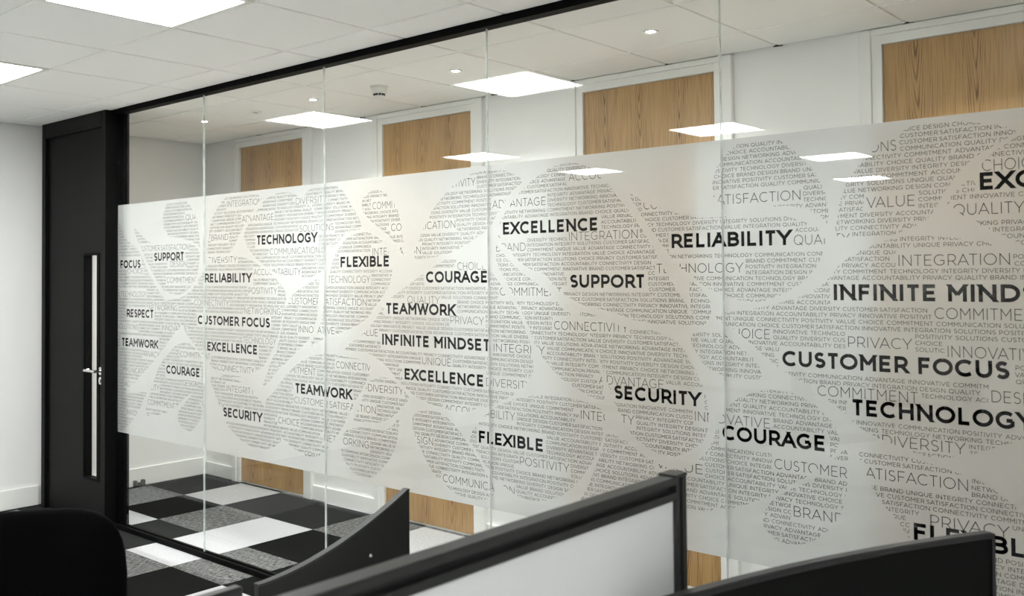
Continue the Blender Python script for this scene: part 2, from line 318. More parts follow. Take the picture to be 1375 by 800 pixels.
def oak():
    """crown-cut oak veneer: nested vees repeated leaf by leaf across the door, with fine straight pores"""
    m, nt, N, L, b = newmat('oak veneer')
    def M(op, a, b_=None, c=None, clamp=False):
        n = N.new('ShaderNodeMath'); n.operation = op; n.use_clamp = clamp
        for k, v in enumerate((a, b_, c)):
            if v is None: continue
            if isinstance(v, (int, float)): n.inputs[k].default_value = v
            else: L.new(v, n.inputs[k])
        return n.outputs[0]
    tc = N.new('ShaderNodeTexCoord'); sp = N.new('ShaderNodeSeparateXYZ'); L.new(tc.outputs['Object'], sp.inputs[0])
    def noise(scale, sx, sz, det=3):
        mp = N.new('ShaderNodeMapping'); mp.inputs['Scale'].default_value = (sx, 1, sz); L.new(tc.outputs['Object'], mp.inputs['Vector'])
        n = N.new('ShaderNodeTexNoise'); n.inputs['Scale'].default_value = scale; n.inputs['Detail'].default_value = det; L.new(mp.outputs['Vector'], n.inputs['Vector'])
        return n.outputs['Fac']
    warp = noise(3.0, 1, .3, 2)
    x = M('MULTIPLY_ADD', warp, .06, sp.outputs['X'])
    tri = M('ABSOLUTE', M('SUBTRACT', M('FRACT', M('DIVIDE', x, .235)), .5))
    rad = M('SQRT', M('MULTIPLY_ADD', tri, tri, .0012))
    ph = M('ADD', M('MULTIPLY', rad, 150.0), M('MULTIPLY', sp.outputs['Z'], -58.0))
    ph = M('ADD', ph, M('MULTIPLY', noise(5, 1, .25, 2), 14.0))
    ring = M('POWER', M('MULTIPLY_ADD', M('SINE', ph), .5, .5), 2.5)
    fade = M('SUBTRACT', 1.0, M('MULTIPLY', tri, 2.3), clamp=True)
    pores = noise(210, 1, .025, 5)
    val = M('ADD', M('MULTIPLY', M('MULTIPLY', ring, fade), -.34), M('ADD', M('MULTIPLY', pores, 1.1), M('MULTIPLY', warp, .25)))
    r = N.new('ShaderNodeValToRGB'); e = r.color_ramp.elements
    e[0].position = .26; e[0].color = (.13, .060, .018, 1); e[1].position = .72; e[1].color = (.47, .285, .110, 1)
    k = e.new(.5); k.color = (.35, .195, .066, 1)
    L.new(val, r.inputs['Fac']); L.new(r.outputs['Color'], b.inputs['Base Color'])
    b.inputs['Roughness'].default_value = .33
    return m
M_oak = oak()

def glass():
    """architectural pane: straight-through transmission plus mirror reflection by Schlick's law on each face"""
    m, nt, N, L, b = newmat('clear glass'); N.remove(b)
    g = N.new('ShaderNodeNewGeometry'); d = N.new('ShaderNodeVectorMath'); d.operation = 'DOT_PRODUCT'
    L.new(g.outputs['Normal'], d.inputs[0]); L.new(g.outputs['Incoming'], d.inputs[1])
    ab = N.new('ShaderNodeMath'); ab.operation = 'ABSOLUTE'; L.new(d.outputs['Value'], ab.inputs[0])
    s1 = N.new('ShaderNodeMath'); s1.operation = 'SUBTRACT'; s1.inputs[0].default_value = 1; s1.use_clamp = True; L.new(ab.outputs[0], s1.inputs[1])
    pw = N.new('ShaderNodeMath'); pw.operation = 'POWER'; pw.inputs[1].default_value = 5; L.new(s1.outputs[0], pw.inputs[0])
    ma = N.new('ShaderNodeMath'); ma.operation = 'MULTIPLY_ADD'; ma.inputs[1].default_value = .96; ma.inputs[2].default_value = .020; L.new(pw.outputs[0], ma.inputs[0])
    t = N.new('ShaderNodeBsdfTransparent'); t.inputs[0].default_value = (.975, .985, .98, 1)
    gl = N.new('ShaderNodeBsdfGlossy'); gl.inputs['Roughness'].default_value = 0.0; gl.inputs[0].default_value = (1, 1, 1, 1)
    mx = N.new('ShaderNodeMixShader'); L.new(ma.outputs[0], mx.inputs[0]); L.new(t.outputs[0], mx.inputs[1]); L.new(gl.outputs[0], mx.inputs[2])
    L.new(mx.outputs[0], N['Material Output'].inputs['Surface']); return m
M_glass = glass()
def film():
    m, nt, N, L, b = newmat('frosted window film'); N.remove(b)
    tc = N.new('ShaderNodeTexCoord'); n = N.new('ShaderNodeTexNoise'); n.inputs['Scale'].default_value = 6; L.new(tc.outputs['Object'], n.inputs['Vector'])
    r = N.new('ShaderNodeValToRGB'); r.color_ramp.elements[0].color = (.585, .58, .57, 1); r.color_ramp.elements[1].color = (.62, .615, .605, 1)
    L.new(n.outputs['Fac'], r.inputs['Fac'])
    d = N.new('ShaderNodeBsdfDiffuse'); tr = N.new('ShaderNodeBsdfTranslucent')
    L.new(r.outputs['Color'], d.inputs[0]); L.new(r.outputs['Color'], tr.inputs[0])
    rf = N.new('ShaderNodeBsdfRefraction'); rf.inputs['IOR'].default_value = 1.15; rf.inputs['Roughness'].default_value = .5; rf.inputs[0].default_value = (.9, .9, .9, 1)
    m1 = N.new('ShaderNodeMixShader'); m1.inputs[0].default_value = .14; L.new(d.outputs[0], m1.inputs[1]); L.new(tr.outputs[0], m1.inputs[2])
    m2 = N.new('ShaderNodeMixShader'); m2.inputs[0].default_value = .20; L.new(m1.outputs[0], m2.inputs[1]); L.new(rf.outputs[0], m2.inputs[2])
    L.new(m2.outputs[0], N['Material Output'].inputs['Surface']); return m
M_film = film()
M_joint = plain('clear silicone joint', (.75, .80, .78), .3, noise=.25, nscale=14)
M_joint.node_tree.nodes['Principled BSDF'].inputs['Alpha'].default_value = .5

# ------------------------------------------------------------------ room shell
H = 2.705
XL, XR, YB, YF = -3.15, 6.2, 1.31, -9.4       # left wall, right wall, corridor back wall, wall behind the camera
fl = G().box(XL-.1, XR+.1, YF-.1, YB+.1, -.12, -.006).build('floor', CARPET['B'], kind='structure')
ce = G().box(XL-.1, XR+.1, YF-.1, YB+.1, H+.05, H+.15).build('ceiling', M_void, kind='structure')
wl = G().box(XL-.12, XL, YF, YB, -.006, H+.05).build('wall_left', M_wall, kind='structure')
wr = G().box(XR, XR+.12, YF, YB, -.006, H+.05).build('wall_right', M_wall, kind='structure')
wb = G().box(XL-.12, XR+.12, YB, YB+.12, -.006, H+.05).build('wall_back', M_wall, kind='structure')
wf = G().box(XL-.12, XR+.12, YF-.12, YF, -.006, H+.05).build('wall_front', M_wall, kind='structure')

# carpet tiles, 500 mm, laid from the corridor wall: one object per tile near the camera
PAT = {(-1, 0): 'D', (-1, -1): 'H', (-1, -2): 'D', (-1, -3): 'L', (-2, -3): 'B', (-2, -2): 'D', (-2, 0): 'D', (-2, -1): 'B', (0, 0): 'L', (1, 0): 'B', (2, 0): 'D',
       (3, 0): 'H', (4, 0): 'L', (5, 0): 'B', (0, -1): 'B', (1, -1): 'H', (2, -1): 'W', (3, -1): 'B', (4, -1): 'D', (0, -2): 'W', (1, -2): 'D', (2, -2): 'W', (3, -2): 'H',
       (4, -2): 'B', (0, -3): 'B', (1, -3): 'D', (2, -3): 'H', (3, -3): 'B', (4, -3): 'W', (2, -4): 'B', (3, -4): 'D', (1, -4): 'L', (-1, 1): 'B', (0, 1): 'D', (1, 1): 'H'}
tx0, ty0 = -2.604, .777
for i in range(-2, 14):
    for k in range(-10, 2):
        x0, x1 = max(XL, tx0+.5*i), tx0+.5*(i+1); y0, y1 = ty0+.5*k, min(YB, ty0+.5*(k+1))
        if x1-x0 < .01 or y1-y0 < .01: continue
        c = PAT.get((i, k)) or rnd.choice('BDHHLLWW')
        g = .0012; z = rnd.uniform(-.0004, .0004)
        G().box(x0+g, x1-g, y0+g, y1-g, -.006, z, bev=.001).build('carpet_tile', CARPET[c], fl)
far = {c: G() for c in 'BDHLW'}               # beyond, unseen: tiles joined by colour, mix made paler to bounce light up
for i in range(-2, 18):
    for k in range(-21, 2):
        if k >= -10 and i < 14: continue
        x0, x1 = max(XL, tx0+.5*i), min(XR, tx0+.5*(i+1)); y0, y1 = max(YF, ty0+.5*k), min(YB, ty0+.5*(k+1))
        if x1-x0 < .01 or y1-y0 < .01: continue
        far[rnd.choice('BDHLLWWW')].box(x0+.001, x1-.001, y0+.001, y1-.001, -.006, 0)
for c, g in far.items(): g.build('distant_carpet_tiles', CARPET[c], fl, kind='stuff')

# ceiling: 600 mm tegular tiles on a white grid; panel lights take the place of some tiles
cx0, cy0 = 0.0, -.265
PANELS = [(0, 0, 'square ceiling light panel nearest the glass, above the desks, topmost in the photo'),
          (-3, 0, 'square ceiling light panel cut by the left photo edge, above the black door'),
          (0, 4, 'square ceiling light panel in the fifth tile row, reflected near the third oak door'),
          (-4, 4, 'square ceiling light panel left in the fifth tile row, reflected over the second oak door'),
          (-4, 7, 'square ceiling light panel at far left of the office, reflected above the word ACCOUNTABILITY'),
          (0, 8, 'square ceiling light panel far back in the office, reflected above the word SOLUTIONS'),
          (-1, 12, 'square ceiling light panel farthest back in the office, lowest reflection on the film'),
          (8, 4, 'added unseen ceiling light panel on the right side, behind the camera'),  # this and the next are added out of view to brighten the divider
          (8, 8, 'added unseen ceiling light panel at the back right'),]
pset = {(i, k) for i, k, _ in PANELS}
farc = G()
def tilebox(g, x0, x1, y0, y1): g.box(x0+.008, x1-.008, y0+.008, y1-.008, H, H+.02, bev=.0025)
for i in range(-6, 11):
    xs = (max(XL+.012, .6*i), min(XR-.01, .6*(i+1)))
    if xs[1]-xs[0] < .02: continue
    for k in range(-4, 16):                   # row k spans cy0-.6(k+1)-.6 .. ; k = 0 is the row of the nearest panels
        y1, y0 = cy0-.6*(k+1), cy0-.6*(k+2)
        if (i, k) in pset: continue
        spans = [(max(YF, y0), min(YB-.012, y1))]
        if y0 < 0 < y1: spans = [(y0, -.031), (.031, y1)]
        for a, b in spans:
            if b-a < .02: continue
            if -6 <= i <= 6 and k <= 7:
                g = G(); tilebox(g, *xs, a, b); g.build('ceiling_tile', M_tile, ce)
            else: tilebox(farc, *xs, a, b)
farc.build('distant_ceiling_tiles', M_tile, ce, kind='stuff')
for i in range(-5, 11):                       # grid rails across the room
    x = .6*i
    for a, b in ((YF, -.031), (.031, YB-.004)): G().box(x-.012, x+.012, a, b, H+.006, H+.03).build('grid_rail', M_rail, ce)
for k in range(-3, 16):
    y = cy0-.6*(k+.0)
    if y < YF or y > YB: continue
    G().box(XL, XR, y-.012, y+.012, H+.0055, H+.03).build('grid_rail', M_rail, ce)
G().box(XL, XR, YB-.012, YB, H+.010, H+.035).build('gap_shade_strip', M_void, ce)  # dark strip stands in for the shade in the gap along the wall
for i in range(-4, 8): G().box(.6*i-.022, .6*i+.022, YB-.016, YB-.001, H-.001, H+.01).build('rail_gap_block', M_hole, ce)  # dark blocks stand in for the small shaded gaps at the rail ends

def panel_light(i, k, label):
    x, y = .6*i+.3, cy0-.6*(k+1)-.3
    t = empty('panel_light', (x, y, H), label=label, cat='ceiling light', group='square LED panels in the ceiling grid')
    g = G()
    for a in ((-.297, .297, -.297, -.272), (-.297, .297, .272, .297), (-.297, -.272, -.272, .272), (.272, .297, -.272, .272)):
        g.box(x+a[0], x+a[1], y+a[2], y+a[3], H-.004, H+.02)
    g.build('frame', M_white, t)
    G().box(x-.272, x+.272, y-.272, y+.272, H+.002, H+.012).build('diffuser', M_panel, t)
for a in PANELS: panel_light(*a)

# baseboards
def skirt(name, x0, x1, y0, y1, h): G().box(x0, x1, y0, y1, 0, h, bev=.004).build(name, M_trim, kind='structure')
skirt('baseboard_left', XL, XL+.016, YF, -.06, .14)
skirt('baseboard_left', XL, XL+.016, .03, YB, .14)
skirt('baseboard_right', XR-.016, XR, YF, YB, .14)
skirt('baseboard_front', XL+.016, XR-.016, YF, YF+.016, .14)

# ------------------------------------------------------------------ oak riser doors in the corridor back wall
DX = [(-2.645, -1.85), (-.988, -.185), (.660, 1.466), (2.288, 3.09), (3.92, 4.72)]
DT = 2.630
for n, (a, b) in enumerate(DX):
    d = empty('door_%d' % (n+1), ((a+b)/2, YB, 0), kind='structure')
    o = -n*1.37
    m = G().box(a+.002, b-.002, YB-.006, YB+.02, .012, DT-.002).build('door_leaf', M_oak, None)
    # each leaf is cut from another part of the veneer
    me = m.data
    me.transform(Matrix.Translation((0, o, 0))); m.location = (0, -o, 0); m.parent = d; m.location = Vector((0, -o, 0))-d.location
    for s, e in ((a, -1), (b, 1)):
        x0, x1 = sorted((s, s+e*.045)); G().box(x0, x1, YB-.022, YB+.004, 0, H-.004, bev=.001).build('door_lining', M_trim, d)
        x0, x1 = sorted((s+e*.045, s+e*.098)); G().box(x0, x1, YB-.030, YB+.004, 0, H-.004, bev=.003).build('architrave', M_trim, d)
    G().box(a, b, YB-.022, YB+.004, DT, H-.034, bev=.001).build('door_lining', M_trim, d)
    G().box(a-.045, b+.045, YB-.030, YB+.004, H-.033, H-.004, bev=.003).build('architrave', M_trim, d)
edges = [XL+.016]+[v for a, b in DX for v in (a-.098, b+.098)]+[XR-.016]
for a, b in zip(edges[0::2], edges[1::2]):
    if b-a > .02: skirt('baseboard_back', a, b, YB-.016, YB, .105)

# ------------------------------------------------------------------ black door set, in line with the glass
d = empty('door_6', (-2.6, -.04, 0), kind='structure')
fx0, fx1, fyf, fyb = -3.055, -2.137, -.082, .03
G().box(fx0, fx0+.052, fyf, fyb, 0, H-.002, bev=.002).build('door_frame', M_black, d)
G().box(fx1-.052, fx1, fyf, fyb, 0, H-.002, bev=.002).build('door_frame', M_black, d)
G().box(fx0+.052, fx1-.052, fyf, fyb, 2.60, H-.002, bev=.002).build('door_frame', M_black, d)
G().box(XL, fx0, -.02, .03, 0, H+.005).build('frame_packer', M_black, d)
lx0, lx1, lyf, lyb = fx0+.055, fx1-.055, -.060, -.006
vx0, vx1, vz0, vz1 = -2.46, -2.262, .29, 1.765
g = G(); V = g.bm.verts.new                    # leaf with the slot cut through it
O = [(lx0, .008), (lx1, .008), (lx1, 2.597), (lx0, 2.597)]; I = [(vx0, vz0), (vx1, vz0), (vx1, vz1), (vx0, vz1)]
OF, OB = [V((x, lyf, z)) for x, z in O], [V((x, lyb, z)) for x, z in O]; IF, IB = [V((x, lyf, z)) for x, z in I], [V((x, lyb, z)) for x, z in I]
for q in range(4):
    r = (q+1) % 4
    for f in ((OF[q], OF[r], IF[r], IF[q]), (OB[r], OB[q], IB[q], IB[r]), (OF[r], OF[q], OB[q], OB[r]), (IF[q], IF[r], IB[r], IB[q])): g.bm.faces.new(f)
leaf = g.build('door_leaf', M_black, d)
g = G()
for a in ((vx0-.012, vx1+.012, vz1-.004, vz1+.012), (vx0-.012, vx1+.012, vz0-.012, vz0+.004), (vx0-.012, vx0+.003, vz0, vz1), (vx1-.022, vx1+.012, vz0, vz1)):
    g.box(a[0], a[1], lyf-.004, lyf+.004, a[2], a[3], bev=.001)
g.build('glazing_bead', M_track, leaf)
G().box(vx0, vx1, -.034, -.028, vz0, vz1).build('vision_pane', M_glass, leaf)
hx, hz = -2.222, 1.005
g = G().tube((hx, lyf+.002, hz), (hx, lyf-.010, hz), .026, n=28); g.tube((hx, lyf-.008, hz), (hx, lyf-.052, hz), .0095)
g.tube((hx+.008, lyf-.05, hz), (hx-.135, lyf-.05, hz), .0095); g.tube((hx-.135, lyf-.05, hz), (hx-.135, lyf-.02, hz), .0095)
g.build('lever_handle', M_chrome, leaf, smooth=True)
g = G().tube((hx, lyf+.002, hz-.062), (hx, lyf-.009, hz-.062), .025, n=28); g.build('lock_escutcheon', M_chrome, leaf, smooth=True)
G().box(hx-.003, hx+.003, lyf-.011, lyf-.0085, hz-.078, hz-.055).build('keyhole', M_hole, leaf)
G().tube((fx0+.054, lyf-.004, .25), (fx0+.054, lyf-.004, .35), .008).build('hinge', M_track, leaf, smooth=True)
G().tube((fx0+.054, lyf-.004, 2.25), (fx0+.054, lyf-.004, 2.35), .008).build('hinge', M_track, leaf, smooth=True)

# ------------------------------------------------------------------ glass partition
JX = [-2.137, -1.119, -.027, 1.067, 2.160, 3.253, 4.346]
gp = empty('glass_partition', (1.1, 0, 0), label='frameless floor to ceiling glass partition with black head and floor track', cat='partition')
G().box(-2.06, 4.42, -.030, .030, 2.675, H+.004, bev=.002).build('head_track', M_track, gp)
g = G(); g.box(-2.136, 4.42, -.028, -.008, 0, .030, bev=.002); g.box(-2.06, 4.42, .008, .028, 0, .030, bev=.002); g.box(-2.06, 4.42, -.008, .008, 0, .014)
g.build('floor_track', M_track, gp)
G().box(-2.136, -2.06, .0085, .045, 0, H, bev=.002).build('end_post', M_track, gp)
G().box(-2.136, -2.06, -.030, .0085, 2.675, H, bev=.002).build('track_end', M_track, gp)
for a, b in zip(JX, JX[1:]):
    G().box(a+.0025, b-.0025, -.005, .005, .015, 2.68).build('glass_pane', M_glass, gp)
for x in JX[1:-1]:
    G().box(x-.0014, x+.0014, -.0054, .0054, .030, 2.674).build('joint_strip', M_joint, gp)
wx = G().box(4.346, XR, -.05, .05, 0, H).build('wall_corridor', M_wall, kind='structure')

# ------------------------------------------------------------------ the printed film on the back of the glass
FZ0, FZ1 = .613, 2.085
FY, TY = .0072, .0064
fm = link('window_film', mesh('window_film', [(JX[0], FY, FZ0), (JX[-1], FY, FZ0), (JX[-1], FY, FZ1), (JX[0], FY, FZ1)], [(0, 1, 2, 3)], M_film),
          label='long frosted film band across the glass, printed with petal shapes of words', cat='window film')

def arc(cx, cy, rx, ry, a0, a1, n):
    return [(cx+rx*math.cos(math.radians(a0+(a1-a0)*i/n)), cy+ry*math.sin(math.radians(a0+(a1-a0)*i/n))) for i in range(n+1)]
def glyphs(n):
    """single-stroke geometric capitals: width and centre lines in a box one unit high"""
    h = n//2
    return {
     'A': (.86, [[(0, 0), (.43, 1)], [(.43, 1), (.86, 0)], [(.14, .31), (.72, .31)]]),
     'B': (.64, [[(0, 0), (0, 1)], [(0, 1), (.34, 1)]+arc(.34, .76, .25, .24, 90, -90, h)[1:]+[(0, .52)], [(.34, .52)]+arc(.36, .26, .28, .26, 90, -90, h)[1:]+[(0, 0)]]),
     'C': (.84, [arc(.48, .5, .48, .5, 47, 313, n)]),
     'D': (.80, [[(0, 0), (0, 1)], [(0, 1), (.32, 1)]+arc(.32, .5, .48, .5, 90, -90, h+2)[1:]+[(0, 0)]]),
     'E': (.60, [[(0, 0), (0, 1)], [(0, 1), (.60, 1)], [(0, .51), (.54, .51)], [(0, 0), (.60, 0)]]),
     'F': (.58, [[(0, 0), (0, 1)], [(0, 1), (.58, 1)], [(0, .49), (.52, .49)]]),
     'G': (.88, [arc(.48, .5, .48, .5, 48, 318, n)+[(.84, .46)], [(.84, .46), (.50, .46)]]),
     'H': (.72, [[(0, 0), (0, 1)], [(.72, 0), (.72, 1)], [(0, .5), (.72, .5)]]),
     'I': (.0, [[(0, 0), (0, 1)]]),
     'K': (.68, [[(0, 0), (0, 1)], [(.64, 1), (0, .36)], [(.25, .60), (.68, 0)]]),
     'L': (.54, [[(0, 0), (0, 1)], [(0, 0), (.54, 0)]]),
     'M': (.82, [[(0, 0), (0, 1)], [(0, 1), (.41, .36)], [(.41, .36), (.82, 1)], [(.82, 1), (.82, 0)]]),
     'N': (.74, [[(0, 0), (0, 1)], [(0, 1), (.74, 0)], [(.74, 0), (.74, 1)]]),
     'O': (.98, [arc(.49, .5, .49, .5, 90, 450, n+2)]),
     'P': (.60, [[(0, 0), (0, 1)], [(0, 1), (.32, 1)]+arc(.32, .68, .28, .32, 90, -90, h)[1:]+[(0, .36)]]),
     'Q': (.98, [arc(.49, .5, .49, .5, 90, 450, n+2), [(.58, .24), (.92, -.06)]]),
     'R': (.64, [[(0, 0), (0, 1)], [(0, 1), (.34, 1)]+arc(.34, .69, .28, .31, 90, -90, h)[1:]+[(0, .38)], [(.36, .38), (.64, 0)]]),
     'S': (.60, [arc(.31, .74, .26, .26, 35, 180, h)+arc(.31, .735, .26, .235, 180, 262, 2)[1:]+arc(.31, .26, .28, .25, 80, 0, 3)+arc(.31, .26, .28, .26, 0, -148, h)[1:]]),
     'T': (.68, [[(.34, 0), (.34, 1)], [(0, 1), (.68, 1)]]),
     'U': (.72, [[(0, 1), (0, .37)]+arc(.36, .37, .36, .37, 180, 360, h+1)[1:]+[(.72, 1)]]),
     'V': (.82, [[(0, 1), (.41, 0)], [(.41, 0), (.82, 1)]]),
     'W': (1.22, [[(0, 1), (.31, 0)], [(.31, 0), (.61, 1)], [(.61, 1), (.91, 0)], [(.91, 0), (1.22, 1)]]),
     'X': (.72, [[(0, 0), (.72, 1)], [(.72, 0), (0, 1)]]),
     'Y': (.76, [[(.38, 0), (.38, .42)], [(0, 1), (.38, .42)], [(.38, .42), (.76, 1)]]),
    }
FINE, COARSE = glyphs(16), glyphs(8)
BEAR = {'A': (0, 0), 'B': (.09, .03), 'C': (.04, .02), 'D': (.09, .03), 'E': (.09, .03), 'F': (.09, 0), 'G': (.04, .06), 'H': (.09, .09), 'I': (.09, .09),
        'K': (.09, 0), 'L': (.09, 0), 'M': (.09, .09), 'N': (.09, .09), 'O': (.04, .04), 'P': (.09, .01), 'Q': (.04, .04), 'R': (.09, .02), 'S': (.03, .03),
        'T': (0, 0), 'U': (.08, .08), 'V': (0, 0), 'W': (0, 0), 'X': (.01, .01), 'Y': (-.02, -.02)}
KERN = {'AT': -.10, 'TA': -.10, 'AY': -.12, 'YA': -.12, 'AV': -.12, 'VA': -.12, 'LT': -.10, 'LY': -.12, 'TY': .02, 'TW': .02, 'AC': -.03, 'RT': -.03, 'PO': -.01, 'AG': -.03, 'TO': -.05, 'DV': -.02}
def layout(text, wt, gap, sp=.40):
    """gap is the extra tracking on top of each letter's side bearings"""
    x = 0; out = []; last = ''
    for ch in text:
        if ch == ' ': x += sp+(.22 if wt > .15 else 0); last = ''; continue
        if last: x += gap+BEAR[last][1]+BEAR[ch][0]+KERN.get(last+ch, 0)
        out.append((ch, x)); x += FINE[ch][0]+wt; last = ch
    return out, x
def ribbon(vs, fs, pts, wt, tx, tz, s, asp, cut0, cut1):
    """a stroke of width wt (in glyph units) along pts, written into world x and z; ends on the base and cap lines are cut level"""
    n = len(pts); L = []
    for i in range(n):
        a, b = pts[max(0, i-1)], pts[min(n-1, i+1)]
        if 0 < i < n-1:
            d1 = (pts[i][0]-a[0], pts[i][1]-a[1]); d2 = (b[0]-pts[i][0], b[1]-pts[i][1])
            l1 = math.hypot(*d1) or 1; l2 = math.hypot(*d2) or 1
            n1 = (-d1[1]/l1, d1[0]/l1); n2 = (-d2[1]/l2, d2[0]/l2)
            mx, my = n1[0]+n2[0], n1[1]+n2[1]; q = mx*mx+my*my
            k = 2/q if q > .6 else 1; L.append((mx*k*wt/2, my*k*wt/2))
        else:
            dx, dy = b[0]-a[0], b[1]-a[1]; l = math.hypot(dx, dy) or 1; L.append((-dy/l*wt/2, dx/l*wt/2))
    base = len(vs)
    for i, ((x, y), (nx, ny)) in enumerate(zip(pts, L)):
        for sg in (1, -1):
            px, py = x+nx*sg, y+ny*sg
            if (i == 0 and cut0 is not None) or (i == n-1 and cut1 is not None):
                o = pts[1] if i == 0 else pts[n-2]; c = cut0 if i == 0 else cut1
                dx, dy = x-o[0], y-o[1]
                t = (c-py)/dy; px += dx*t; py = c
            vs.append((tx+px*s*asp, TY, tz+py*s))
    for i in range(n-1): fs.append((base+2*i, base+2*i+1, base+2*i+3, base+2*i+2))
def put(vs, fs, GL, text, x, z, cap, wt, asp=1.0, gap=.17, clip=None):
    for ch, gx in layout(text, wt, gap)[0]:
        for st in GL[ch][1]:
            P = [(wt/2+px, wt/2+py*(1-wt)) for px, py in st]; P = [(a+gx, b) for a, b in P]
            def cut(i, j):
                y, dy = st[i][1], abs(st[i][1]-st[j][1]); dx = abs(st[i][0]-st[j][0])
                return (0.0 if y == 0 else 1.0) if (y in (0, 1) and dy > .3 and len(st) <= 2 or (ch == 'U' and y == 1)) else None
            c0, c1 = cut(0, 1), cut(-1, -2)
            if clip is None: ribbon(vs, fs, P, wt, x, z, cap, asp, c0, c1); continue
            W = [(x+a*cap*asp, z+b*cap) for a, b in P]
            ins = [clip(*q) for q in W]
            if all(ins): ribbon(vs, fs, P, wt, x, z, cap, asp, c0, c1); continue
            # part of the stroke falls in a white gap: keep the runs inside
            F = [P[0]]; step = .0022
            for a, b in zip(P, P[1:]):
                m = max(1, int(math.hypot((b[0]-a[0])*cap*asp, (b[1]-a[1])*cap)/step))
                F += [(a[0]+(b[0]-a[0])*q/m, a[1]+(b[1]-a[1])*q/m) for q in range(1, m+1)]
            run = []
            for a in F+[None]:
                if a is not None and clip(x+a[0]*cap*asp, z+a[1]*cap): run.append(a)
                else:
                    if len(run) > 1: ribbon(vs, fs, run, wt, x, z, cap, asp, None, None)
                    run = []
# raster of the petal shapes, 2 mm cells
def smooth(P):
    out = []; n = len(P)
    for i in range(n):
        p0, p1, p2, p3 = (P[(i+j) % n] for j in (-1, 0, 1, 2))
        a = (p1[0]-p0[0], p1[1]-p0[1]); b = (p2[0]-p1[0], p2[1]-p1[1])
        for t in (0, .33, .67):
            t2, t3 = t*t, t*t*t
            out.append(tuple(.5*(2*p1[k]+(p2[k]-p0[k])*t+(2*p0[k]-5*p1[k]+4*p2[k]-p3[k])*t2+(3*p1[k]-p0[k]-3*p2[k]+p3[k])*t3) for k in (0, 1)))
    return out
RES = .002
GX = np.arange(JX[0]+.006, JX[-1], RES); GZ = np.arange(FZ0+.004, FZ1-.004, RES)
MASK = np.zeros((len(GX), len(GZ)), bool)
for bl in BLOBS:
    P = smooth(bl); xs = [q[0] for q in P]; zs = [q[1] for q in P]
    i0, i1 = np.searchsorted(GX, (min(xs), max(xs))); k0, k1 = np.searchsorted(GZ, (min(zs), max(zs)))
    X, Z = np.meshgrid(GX[i0:i1], GZ[k0:k1], indexing='ij'); ins = np.zeros(X.shape, bool)
    for (xa, za), (xb, zb) in zip(P, P[1:]+P[:1]):
        if za == zb: continue
        ins ^= ((za > Z) != (zb > Z)) & (X < (xb-xa)*(Z-za)/(zb-za)+xa)
    MASK[i0:i1, k0:k1] |= ins
def inside(x, z):
    i = int((x-GX[0])/RES); k = int((z-GZ[0])/RES)
    return 0 <= i < len(GX) and 0 <= k < len(GZ) and bool(MASK[i, k])

taken = []
CB, WB = .0520, .222          # bold: cap height and stroke
for t, a, b, z in BOLD:
    nat = layout(t, WB, .03)[1]*CB; vs, fs = [], []
    put(vs, fs, FINE, t, a, z, CB, WB, asp=(b-a)/nat, gap=.03)
    link('bold_word', mesh('bold_word', vs, fs, M_bold), fm, label='bold black word ' + t)
    taken.append((a-.012, b+.012, z-.009, z+CB+.006))
CL, WL = .0340, .068
for t, a, b, z in LIGHT:
    nat = layout(t, WL, .10)[1]*CL; vs, fs = [], []
    put(vs, fs, FINE, t, a, z, CL, WL, asp=(b-a)/nat, gap=.10, clip=inside)
    if fs:
        link('thin_word', mesh('thin_word', vs, fs, M_light), fm, label='thin grey word ' + t)
        taken.append((a-.008, b+.008, z-.005, z+CL+.004))
WORDS = 'ACCOUNTABILITY ADVANTAGE BRAND CHOICE COMMITMENT COMMUNICATION CONNECTIVITY CUSTOMER_SATISFACTION DESIGN DIVERSITY INNOVATIVE INTEGRATION INTEGRITY NETWORKING POSITIVITY PRIVACY QUALITY SOLUTIONS TECHNOLOGY UNIQUE VALUE'.replace('_', ' ').split(' ')
WORDS = [x for x in WORDS if x not in ('CUSTOMER', 'SATISFACTION')]+['CUSTOMER SATISFACTION']*2
CS, WS = .0131, .108
vs, fs = [], []; z = FZ0+.010
while z < FZ1-.02:
    x = JX[0]+.004-rnd.uniform(0, .1); last = None
    while x < JX[-1]-.01:
        t = rnd.choice(WORDS)
        if t == last: continue
        last = t
        # skip ahead where a larger word stands
        hit = [q[1] for q in taken if q[0] < x+.02 and q[1] > x and q[2] < z+CS and q[3] > z]
        if hit: x = max(hit)+rnd.uniform(0, .004); continue
        w_ = layout(t, WS, .085)[1]*CS*1.05
        stop = min([q[0] for q in taken if q[0] > x and q[0] < x+w_ and q[2] < z+CS and q[3] > z] or [1e9])
        ok = (lambda a, b, s=stop: a < s and inside(a, b))
        span = MASK[max(0, int((x-GX[0])/RES)):max(1, int((x+w_-GX[0])/RES)), max(0, min(len(GZ)-1, int((z+CS/2-GZ[0])/RES)))]
        if span.any(): put(vs, fs, COARSE, t, x, z, CS, WS, asp=1.05, gap=.085, clip=ok)
        x += w_+.0092
        if stop < 1e8 and x > stop: x = stop+.001
    z += .0201
link('small_lettering', mesh('small_lettering', vs, fs, M_small), fm, kind='stuff')

